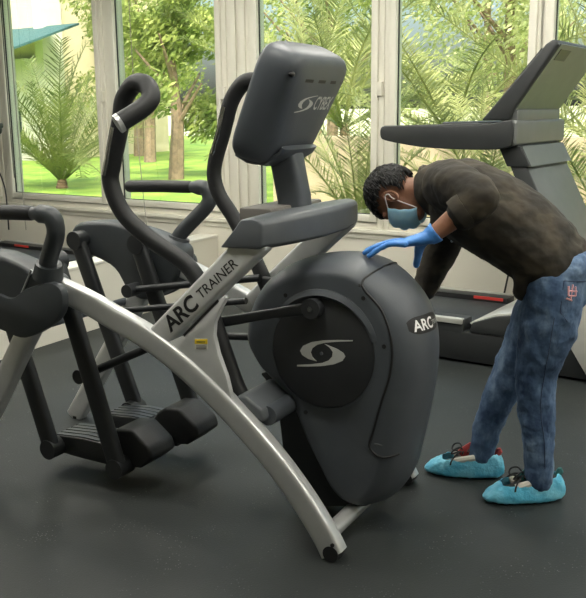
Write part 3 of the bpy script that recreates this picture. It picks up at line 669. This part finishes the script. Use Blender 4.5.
# ------------------------------------------------------------------ treadmills
def treadmill(RS=-.235, red=1, rx=.10):
    t = empty('treadmill', (0, 0, 0), 0)
    MB().prism([(-1.08, .04), (-1.08, .17), (-1.02, .20), (.30, .20), (1.20, .20), (1.27, .12), (1.24, .015), (.3, .015), (-1.0, .03)], -.43, .43).build('base_frame', 'tm_dark', t, bevel=.01)
    MB().bx(-1.03, .40, -.30, .30, .20, .236).build('running_belt', 'belt', t, bevel=.008)
    for s in (-1, 1):
        r = MB().prism([(-1.05, .18), (-1.05, .25), (-1.0, .265), (.34, .272), (.34, .18)], s * .30, s * .43).build('step_rail', 'tm', t, bevel=.006)
        MB().prism([(-1.04, .232), (-1.04, .255), (-.98, .272), (.335, .278), (.335, .245), (-.98, .24)], s * .405, s * .447).build('rail_edge', 'tm_silver', r, bevel=.004)
        MB().bx(-.98, .33, s * .296, s * .300, .236, .268).build('rail_liner', 'ink', r, smooth=0)
        if s == red: MB().bx(rx, rx + .21, s * .293, s * .300, .250, .2695).build('red_mark', 'red', r, smooth=0)
        MB().bx(-.45, .12, s * .428, s * .441, .125, .175).build('side_panel', 'tm_light', t, bevel=.004)
        # upright
        # handrail
        top = [(RS, 1.410), (RS + .04, 1.425), (RS + .25, 1.428), (.36, 1.430), (.48, 1.440), (.58, 1.455), (.605, 1.44)]; bot = [(.605, 1.335), (.57, 1.305), (.45, 1.290), (RS + .35, 1.296), (RS + .15, 1.318), (RS + .03, 1.340), (RS, 1.36)]
        h_ = MB().prism(spline(top + bot, 3, True), s * .355, s * .45).build('handrail', 'tm', t, bevel=.016, seg=3)
        MB().prism([(RS + .02, 1.420), (.45, 1.436), (.45, 1.442), (RS + .02, 1.427)], s * .365, s * .44).build('rail_pad', 'tm_light', h_, smooth=0)
    h = MB().prism([(.38, .20), (.395, .262), (.54, .318), (.75, .36), (1.08, .38), (1.22, .33), (1.27, .20)], -.44, .44).build('motor_hood', 'tm_dark', t, bevel=.012)
    MB().prism([(.375, .255), (.395, .268), (.54, .330), (.75, .372), (1.08, .392), (1.21, .345), (1.20, .325), (1.07, .37), (.75, .345), (.54, .30), (.395, .245)], -.425, .425).build('hood_top', 'tm_silver', h, bevel=.004)
    for s in (-1, 1): MB().prism([(1.0, .20), (1.04, .50), (1.16, .60), (1.30, .36), (1.33, .06), (1.10, .05)], s * .43, s * .475).build('upright_foot', 'tm_silver', t, bevel=.012)
    u = MB().prism([(.505, 1.32), (.605, 1.32), (1.14, .22), (1.03, .22)], -.36, .36).build('upright', 'tm', t, bevel=.008)
    MB().prism([(.600, 1.30), (.616, 1.30), (1.152, .22), (1.136, .22)], -.352, .352).build('upright_front', 'tm_light', u, bevel=.004)
    MB().prism([(.495, 1.31), (.628, 1.31), (.686, 1.195), (.552, 1.195)], -.375, .375).build('upright_collar', 'tm', u, bevel=.006)
    MB().prism([(.628, 1.308), (.638, 1.308), (.696, 1.197), (.686, 1.197)], -.368, .368).build('collar_front', 'tm_light', u, smooth=0)
    MB().bx(.55, .622, -.435, .435, 1.315, 1.455).build('cross_body', 'tm_light', t, bevel=.018, seg=3)
    MB().bx(.12, .36, -.34, .34, 1.40, 1.448).build('accessory_tray', 'tm', t, bevel=.012)
    c = MB().prism([(.395, 1.455), (.755, 1.862), (.790, 1.885), (.818, 1.880), (.830, 1.855), (.580, 1.50), (.565, 1.455)], -.405, .405).build('console', 'tm', t, bevel=.014, seg=3)
    MB().prism([(.582, 1.512), (.830, 1.862), (.837, 1.858), (.589, 1.507)], -.385, .385).build('console_back', 'tm_light', c, smooth=0)
    MB().prism([(.775, 1.782), (.815, 1.838), (.823, 1.834), (.783, 1.778)], -.34, -.16).build('console_vent', 'tm_dark', c, smooth=0)
    MB().prism([(.43, 1.50), (.72, 1.84), (.715, 1.845), (.425, 1.505)], -.35, .35).build('screen', 'ink', c, smooth=0)
    MB().bx(.50, .605, -.375, .375, 1.450, 1.515).build('console_base', 'tm_light', t, bevel=.008)
    return t
TM = treadmill(); TM.location = (-.65, 2.63, 0); TM.rotation_euler = (0, 0, R(-6))
TM2 = treadmill(.30, -1, -.17); TM2.location = (-5.32, 3.08, 0); TM2.rotation_euler = (0, 0, R(174))
tag(TM, 'graphite treadmill with tilted console standing by the window behind the bending person', 'treadmill', 'treadmills along the windows')
tag(TM2, 'treadmill deck with red mark at the left edge, behind the low cream partition', 'treadmill', 'treadmills along the windows')

# ------------------------------------------------------------------ person
PR = Vector((.36, .47, 0))
PE = empty('person', PR, 0, 'person in a brown camouflage shirt, blue jeans and blue gloves bending over the machine', 'person')
def mine(o): o.location = -PR; return o
def tube2(mb, pts, ra, rb, n=22, up=(0, 1, 0)):
    """elliptical tube: ra across, rb along the up direction, rounded ends"""
    P = [Vector(p) for p in pts]; A = list(ra); B = list(rb)
    da = (P[0] - P[1]).normalized(); db = (P[-1] - P[-2]).normalized()
    ks = ((.92, .38), (.7, .71), (.38, .92))
    P2 = [P[0] + da * A[0] * k for k, _ in ks] + P + [P[-1] + db * A[-1] * k for k, _ in reversed(ks)]
    A2 = [A[0] * q for _, q in ks] + A + [A[-1] * q for _, q in reversed(ks)]; B2 = [B[0] * q for _, q in ks] + B + [B[-1] * q for _, q in reversed(ks)]
    rings = []; u0 = Vector(up)
    for i, p in enumerate(P2):
        t = (P2[min(i + 1, len(P2) - 1)] - P2[max(i - 1, 0)]).normalized(); w = t.cross(u0).normalized(); u = w.cross(t).normalized()
        rings.append([p + u * math.cos(a) * B2[i] + w * math.sin(a) * A2[i] for a in (2 * math.pi * k / n for k in range(n))])
    mb.loft(rings); return mb
def limb(mb, pts, r, n=18, per=4):
    q = spline([(*p, a) for p, a in zip(pts, r)], per)
    return tube2(mb, [x[:3] for x in q], [x[3] for x in q], [x[3] for x in q], n, (.13, .97, .2))
_tex = {}
def clouds(size):
    if size not in _tex:
        t = bpy.data.textures.new('folds', 'CLOUDS'); t.noise_scale = size; t.noise_depth = 2; _tex[size] = t
    return _tex[size]
def blob(mb, name, mt, parent, vox=.008, it=6, disp=0., dsize=.06, fac=.5):
    o = mb.build(name, mt, parent)
    md = [('REMESH', dict(mode='VOXEL', voxel_size=vox)), ('SMOOTH', dict(factor=fac, iterations=it))]
    if disp: md.append(('DISPLACE', dict(texture=clouds(dsize), strength=disp, mid_level=.5, texture_coords='LOCAL')))
    baked(o, *md); return mine(o)

# head frame: crown points left, face looks down
HC_ = Vector((-.108, .425, 1.176)); hu = Vector((-.998, 0, .06)).normalized(); hf = Vector((-.06, 0, -.998)).normalized(); hl = Vector((0, -1, 0))
HM = Matrix((hl, hf, hu)).transposed()
def H(x, y, z): return HC_ + HM @ Vector((x, y, z))
body = MB()
body.ball(H(0, -.014, .030), (.074, .096, .094), 14, HM); body.ball(H(0, .028, -.030), (.063, .072, .082), 12, HM); body.ball(H(0, .055, -.090), (.036, .036, .030), 10, HM)
body.ball(H(0, .075, .030), (.055, .022, .018), 8, HM)
body.tube([H(0, .088, .012), H(0, .104, -.012), H(0, .112, -.034)], [.011, .014, .016], 10, round_end=True)
for s in (-1, 1): body.ball(H(s * .034, .070, -.025), (.026, .024, .028), 8, HM)
body.tube([H(0, .095, -.062), H(0, .09, -.072)], .018, 8, round_end=True)
limb(body, [H(0, -.025, -.02), H(0, -.03, -.09), (.055, .44, 1.215), (.12, .45, 1.19)], [.055, .055, .062, .08])
# trunk and limbs under the clothes
tube2(body, [(.53, .45, .90), (.46, .45, .98), (.36, .45, 1.06), (.24, .45, 1.13), (.13, .45, 1.185)], [.11, .105, .105, .115, .09], [.15, .135, .14, .165, .15])
limb(body, [(.15, .30, 1.225), (.215, .20, 1.225), (.328, .090, 1.218), (.250, .062, 1.147), (.176, .036, 1.082)], [.058, .048, .040, .038, .028])
limb(body, [(.08, .61, 1.18), (.03, .655, 1.02), (-.012, .65, .90), (-.060, .60, .755)], [.055, .046, .04, .028])
LEG_N = [(.535, .375, .88), (.515, .382, .70), (.478, .398, .53), (.487, .408, .36), (.500, .418, .20), (.505, .42, .09)]
LEG_F = [(.505, .53, .87), (.44, .54, .70), (.362, .552, .52), (.300, .556, .36), (.252, .56, .21), (.232, .56, .09)]
limb(body, LEG_N, [.085, .075, .058, .05, .04, .038]); limb(body, LEG_F, [.085, .075, .058, .05, .04, .038])
blob(body, 'body', 'skin', PE, .0065, 5)
# ears
for s in (-1, 1):
    e = MB(); e.tube([H(s * (.072 + .012 * abs(math.sin(a))), -.004 - .020 * math.cos(a) * .8 - .004, -.004 + .031 * math.sin(a)) for a in (2 * math.pi * k / 16 for k in range(17))], .006, 8, cap=False)
    e.ball(H(s * .073, -.006, -.004), (.006, .015, .026), 8, HM); mine(e.build('ear', 'skin', PE))
    ey = MB(); ey.ball(H(s * .031, .083, .006), (.013, .009, .008), 8, HM); mine(ey.build('eye', 'ink', PE))
# hair: shell over crown and back of the head plus short tufts
hb_ = MB(); rnd = random.Random(3); nb = 26; sh_ = []
for i in range(1, nb):
    a = math.pi * i / nb
    for k in range(nb * 2):
        t = 2 * math.pi * k / (nb * 2); d = Vector((math.sin(a) * math.cos(t), math.sin(a) * math.sin(t), math.cos(a))); sh_.append((a, t, d))
def hair_ok(d):
    y, z = d.y, d.z; side = abs(d.x)
    if z > .30: return True                                  # crown and fringe
    if y < -.30 and z > -.55: return True                    # back of the head to the nape
    return y < .12 and z > .22
def skull(d, k=1.0): return H(0, -.014, .026) + HM @ Vector((d.x * .088 * k, d.y * .112 * k, d.z * .112 * k))
vs = [skull(d, 1 + rnd.uniform(-.02, .03)) for _, _, d in sh_]; fs = []
for i in range(nb - 2):
    for k in range(nb * 2):
        q = (i * nb * 2 + k, i * nb * 2 + (k + 1) % (nb * 2), (i + 1) * nb * 2 + (k + 1) % (nb * 2), (i + 1) * nb * 2 + k)
        if all(hair_ok(sh_[j][2]) for j in q): fs.append(q)
fs.append(tuple(range(nb * 2)))
hb_.add(vs, fs); ho = hb_.build('hair', 'hair', PE)
baked(ho, ('SOLIDIFY', dict(thickness=.016, offset=-1)))
tf = MB()
for j in range(1500):
    d = Vector((rnd.gauss(0, 1), rnd.gauss(0, 1), rnd.gauss(0, 1))).normalized()
    if not hair_ok(d): continue
    p = skull(d, .985); nrm = (HM @ d).normalized(); flow = Vector((d.x * .6, .55 + .3 * rnd.uniform(-1, 1), -.75)); fl = (HM @ flow); fl = (fl - nrm * fl.dot(nrm)).normalized()
    L_ = rnd.uniform(.016, .030); dr = (fl * .88 + nrm * rnd.uniform(.05, .22) + HM @ Vector((rnd.uniform(-.35, .35), 0, 0))).normalized()
    tf.tube([p, p + dr * L_ * .5, p + dr * L_ - nrm * .006], [.0042, .0034, .0006], 4)
tfo = tf.build('hair_tufts', 'hair', ho, fix=False); tag(tfo, kind='stuff')
mine(ho)
# face mask with pleats and ear loops
mk = MB(); gr = []; NU, NV = 24, 14
for j in range(NV + 1):
    v = j / NV; z = .006 - .118 * v; row = []
    for i in range(NU + 1):
        ph = R(-74 + 148 * i / NU); bul = .030 * math.sin(math.pi * min(1, .15 + v * .85)) ** .8; fw = (.098 + bul) * math.cos(ph) ** .85 + .004 * math.sin(v * 3 * 2 * math.pi) * (math.cos(ph))
        row.append(H(.079 * math.sin(ph) * (1 - .10 * v), fw - .006 * v, z))
    gr.append(row)
for j in range(NV):
    for i in range(NU): mk.add([gr[j][i], gr[j][i + 1], gr[j + 1][i + 1], gr[j + 1][i]], [(0, 1, 2, 3)])
mo = mk.build('face_mask', 'mask', PE, fix=False); mo.data.materials.clear(); mo.data.materials.append(M['mask'])
bm = bmesh.new(); bm.from_mesh(mo.data); bmesh.ops.remove_doubles(bm, verts=bm.verts, dist=.0002); bm.to_mesh(mo.data); bm.free()
baked(mo, ('SOLIDIFY', dict(thickness=.003))); mine(mo)
for s in (-1, 1):
    ends = (gr[0][NU if s > 0 else 0], gr[NV][NU if s > 0 else 0])
    lp = MB(); top = H(s * .086, -.006, .016); lp.tube(spline([ends[0], H(s * .083, .020, .010), top, H(s * .088, -.016, .002), H(s * .084, .0, -.02), ends[1]], 5), .0022, 6); lp.build('ear_loop', 'strap', mo)

# jeans
jn = MB(); tube2(jn, [(.556, .45, .935), (.550, .45, .90), (.530, .45, .85)], [.100, .118, .118], [.150, .168, .163])
jn.ball((.595, .45, .938), (.080, .155, .080), 12)
limb(jn, LEG_N, [.112, .104, .080, .070, .058, .052]); limb(jn, LEG_F, [.110, .100, .078, .068, .058, .052])
jo = blob(jn, 'jeans', 'denim', PE, .0075, 5, .016, .05)
jb = bvh_of(jo)
def on_j(x, z): return drape(jb, (x, -.3, z), (0, 1, 0), .0015)
pk = [on_j(x, z) for x, z in ((.585, .915), (.578, .80), (.600, .765), (.640, .785), (.655, .90))]
st = MB()
for a, b in zip(pk[:-1], pk[1:]): st.tube([a.lerp(b, k / 4) for k in range(5)], .0018, 5)
st.tube([on_j(.585 + .07 * k / 5, .915 - .002 * k) for k in range(6)], .0018, 5); mine(st.build('pocket_stitching', 'stitch', PE))
em = MB()
for a, b in (((.600, .895), (.602, .862)), ((.602, .862), (.622, .858)), ((.622, .858), (.620, .892)), ((.604, .878), (.625, .874)), ((.612, .90), (.608, .848)), ((.596, .852), (.612, .842))): em.tube([on_j(*a) , on_j(*b)], .0036, 5)
mine(em.build('pocket_embroidery', 'pink', PE))
sm = MB()
for lg in ([(.560, .78), (.545, .66), (.520, .52), (.515, .40), (.530, .27), (.535, .16)],): sm.tube([on_j(x, z) for x, z in spline(lg, 4)], .0016, 5)
mine(sm.build('side_seam', 'stitch', PE))

# shirt
st_ = MB()
tube2(st_, [(.522, .45, .955), (.508, .45, .963), (.475, .45, .985), (.385, .45, 1.052), (.265, .45, 1.122), (.165, .45, 1.175), (.100, .448, 1.205), (.062, .445, 1.215)], [.126, .138, .148, .158, .163, .157, .135, .105], [.180, .187, .187, .187, .205, .215, .190, .13])
tube2(st_, [(.45, .45, .95), (.425, .45, .850)], [.095, .050], [.168, .15])
limb(st_, [(.15, .285, 1.235), (.215, .200, 1.238), (.312, .105, 1.222), (.330, .090, 1.212), (.300, .074, 1.182), (.275, .068, 1.162)], [.100, .088, .072, .068, .062, .058])
limb(st_, [(.08, .60, 1.185), (.035, .65, 1.04), (-.005, .655, .92), (-.038, .63, .82), (-.052, .612, .775)], [.100, .082, .072, .062, .054])
st_.tube([(.035 + .02 * math.cos(a) * .3, .435 + .075 * math.cos(a), 1.205 + .085 * math.sin(a)) for a in (2 * math.pi * k / 20 for k in range(21))], .018, 8)
so = blob(st_, 'shirt', 'camo', PE, .008, 4, .016, .075)
cu = MB(); cu.tube([(.290, .072, 1.178), (.272, .067, 1.164), (.258, .063, 1.152)], [.063, .064, .062], 20); cf = cu.build('sleeve_cuff', 'camo', PE); mine(cf)
cl_ = MB(); cl_.tube([(.018 - .02 * math.sin(a), .435 + .072 * math.cos(a), 1.212 + .078 * math.sin(a)) for a in (R(-150 + 300 * k / 20) + R(90) for k in range(21))], [.014] * 21, 8); mine(cl_.build('collar', 'camo', PE))
bt = MB(); sb = bvh_of(so)
for x, z in ((.145, 1.02), (.265, .95)): 
    p = drape(sb, (x, -.5, z), (0, 1, 0), 0); bt.cyl(p, p + Vector((0, -.004, 0)), .005, 10)
mine(bt.build('shirt_button', 'logo', PE))

# gloved hands: palm, four fingers and a thumb
def glove(name, wrist, palm, fingers, thumb, cuff):
    g = MB(); tube2(g, [wrist, palm[0], palm[1]], [.028, .022, .015], [.030, .042, .042], 18, palm[2])
    for f in fingers: limb(g, f, [.0115, .0108, .0102, .0092], 12)
    limb(g, thumb, [.021, .018, .0145, .012], 12)
    g.tube(cuff, [.031, .035, .039], 18)
    return blob(g, name, 'glove', PE, .0034, 2, .004, .02)
fg = []
for y, tip, kn in ((.036, (-.040, .040, 1.018), .052), (.012, (-.058, .012, 1.020), .056), (-.012, (-.052, -.018, 1.017), .052), (-.034, (-.022, -.050, 1.011), .062)):
    b = Vector((.075, y, 1.055)); t = Vector(tip); m1 = b.lerp(t, .38) + Vector((0, 0, .014)); m2 = b.lerp(t, .72) + Vector((0, 0, .008))
    fg.append([tuple(b + Vector((.03, 0, .002))), tuple(b.lerp(m1, .4) + Vector((0, 0, .004))), tuple(m1.lerp(m2, .5)), tuple(t)])
glove('glove', (.174, .036, 1.082), ((.135, .024, 1.068), (.080, .006, 1.056), (0, 1, 0)), fg, [(.140, .040, 1.058), (.124, .060, 1.034), (.114, .076, 1.004), (.104, .082, .968)], [(.168, .033, 1.078), (.180, .038, 1.087), (.192, .042, 1.097)])
fg = []
for k, (dx, L_) in enumerate(((.030, .085), (.010, .095), (-.012, .088), (-.032, .070))):
    fg.append([(-.075 + dx, .59, .685), (-.078 + dx, .582, .665), (-.080 + dx * 1.1, .562, .64), (-.080 + dx * 1.1, .535, .665 - L_ * .55)])
glove('glove', (-.063, .60, .76), ((-.070, .596, .73), (-.075, .59, .69), (1, 0, 0)), fg, [(-.045, .59, .725), (-.028, .575, .70), (-.022, .555, .68), (-.024, .538, .665)], [(-.064, .600, .755), (-.060, .604, .775), (-.056, .608, .795)])

# shoes in blue covers
def foot(c, ang, accent, lace):
    ca, sa = math.cos(ang), math.sin(ang)
    def Lc(l, w, z): return Vector((c[0] - l * ca + w * sa, c[1] - l * sa - w * ca, z))       # l towards the toe
    ss = MB(); secs = []
    for l, w, h in ((-.140, .030, .075), (-.125, .038, .105), (-.09, .041, .112), (-.05, .041, .108), (.0, .043, .088), (.05, .045, .066), (.10, .044, .052), (.135, .034, .040), (.148, .020, .028)):
        secs.append([Lc(l, w * math.cos(a) * (1 if math.sin(a) < .2 else .92), .012 + (h - .012) * max(0, math.sin(a)) ** .8) for a in (2 * math.pi * k / 20 for k in range(20))])
    ss.loft(secs); sh = ss.build('shoe', 'shoe', PE); baked(sh, ('SUBSURF', dict(levels=1, render_levels=1))); mine(sh)
    t = MB(); t.tube([Lc(.015, 0, .088), Lc(-.015, 0, .112), Lc(-.035, 0, .134)], [.022, .024, .018], 10, flat=.6, up=tuple(Lc(0, 1, 0) - Lc(0, 0, 0))); t.build('tongue', accent, sh)
    ty = MB(); ty.tube([Lc(-.13, 0, .09), Lc(-.142, 0, .118), Lc(-.14, 0, .128)], [.014, .014, .008], 8); ty.build('heel_tab', accent, sh)
    wp = MB(); wp.tube([Lc(.045, .034, .068), Lc(.0, .040, .083), Lc(-.045, .040, .094)], .014, 8); wp.tube([Lc(.045, -.034, .068), Lc(.0, -.040, .083), Lc(-.045, -.040, .094)], .014, 8); wp.build('side_panel', 'shoe_white', sh)
    lc = MB()
    for s in (-1, 1):
        lc.tube(spline([Lc(.005, 0, .108), Lc(.02, s * .022, .128), Lc(.045, s * .036, .118), Lc(.05, s * .024, .098), Lc(.012, 0, .106)], 5), .0038, 6)
        lc.tube(spline([Lc(.006, 0, .107), Lc(.03, s * .030, .100), Lc(.05, s * .052, .078), Lc(.055, s * .058, .06)], 4), .0036, 6)
    for k in range(3): lc.tube([Lc(.03 - .022 * k, -.026, .092 + .009 * k), Lc(.025 - .022 * k, 0, .100 + .011 * k), Lc(.03 - .022 * k, .026, .092 + .009 * k)], .0035, 6)
    lc.build('laces', 'shoe', sh)
    # crinkled plastic cover: closed underneath, gathered rim open around the shoe
    cv = MB(); rg = []
    n = 40; prof_ = [(.0, .30), (.003, .80), (.010, 1.0), (.024, 1.04), (.042, 1.02), (.060, .97), (.074, .90), (.082, .84)]
    for z, k in prof_:
        ring = []
        for q in range(n):
            a = 2 * math.pi * q / n; lx = math.cos(a); wy = math.sin(a)
            hz = z * (1 + (.34 * max(0, -lx) - .10 * max(0, lx)))                      # rim climbs at the heel
            kl = k if lx < 0 else k * (1 - .0); front = 1 if lx < 0 else 1 - .32 * max(0, (z - .03) / .052) * lx
            w = .058 * (1 + .06 * lx) * k; l_ = .162 * kl * front
            rip = 1 + .03 * math.sin(9 * a + z * 60) * (z / .08)
            ring.append(Lc(math.copysign(abs(lx) ** .85, lx) * l_ * rip, math.copysign(abs(wy) ** .8, wy) * w * rip, max(.001, hz)))
        rg.append(ring)
    fs = []; vs = [p for r in rg for p in r]
    for i in range(len(rg) - 1):
        for j in range(n): k = (j + 1) % n; fs.append((i * n + j, i * n + k, (i + 1) * n + k, (i + 1) * n + j))
    fs.append(tuple(range(n - 1, -1, -1))); cv.add(vs, fs)
    co = cv.build('shoe_cover', 'cover', PE); baked(co, ('SOLIDIFY', dict(thickness=.003)), ('SUBSURF', dict(levels=1, render_levels=1)), ('DISPLACE', dict(texture=clouds(.022), strength=.011, mid_level=.5, texture_coords='LOCAL')))
    for v in co.data.vertices: v.co.z = max(v.co.z, .0008)
    mine(co)
foot((.165, .545), math.atan2(.085, .31), 'shoe_red', 0)
foot((.450, .412), math.atan2(.165, .26), 'shoe_teal', 0)

# ------------------------------------------------------------------ cords hanging by the windows
def cord(name, pts, r, mt, label): o = MB().tube(spline(pts, 6), r, 6).build(name, mt); tag(o, label, 'cord'); return o
M['cord'] = mat('pale_cord', (.30, .29, .24), .7); M['cord_dark'] = mat('dark_cord', (.03, .03, .03), .6)
cord('blind_cord', [WP(-2.47, -.09, 2.95), WP(-2.46, -.09, 1.6), WP(-2.44, -.10, .68), WP(-2.42, -.11, .38)], .0045, 'cord', 'thin pale blind cord hanging in front of the leftmost window pane')
cord('blind_cord', [WP(-2.60, -.07, 2.95), WP(-2.60, -.07, 1.6), WP(-2.58, -.08, .9)], .0040, 'cord_dark', 'thin dark blind cord beside the pale one at the left window edge')
cord('blind_cord', [WP(-.86, -.08, 2.95), WP(-.84, -.08, 1.6), WP(-.80, -.08, .94), WP(-.75, -.09, .50)], .0040, 'cord', 'thin pale blind cord hanging down the second window near the far handrail')
cord('power_cable', [WP(-2.84, -.06, .95), WP(-2.76, -.08, .84), WP(-2.72, -.09, .70), WP(-2.72, -.09, .36)], .008, 'cord_dark', 'short black cable looping down below the left window sill')
cord('power_cable', [WP(2.66, -.02, .46), WP(2.645, -.03, .38), WP(2.62, -.03, .24)], .007, 'cord_dark', 'short black cable on the cream wall behind the bending person')
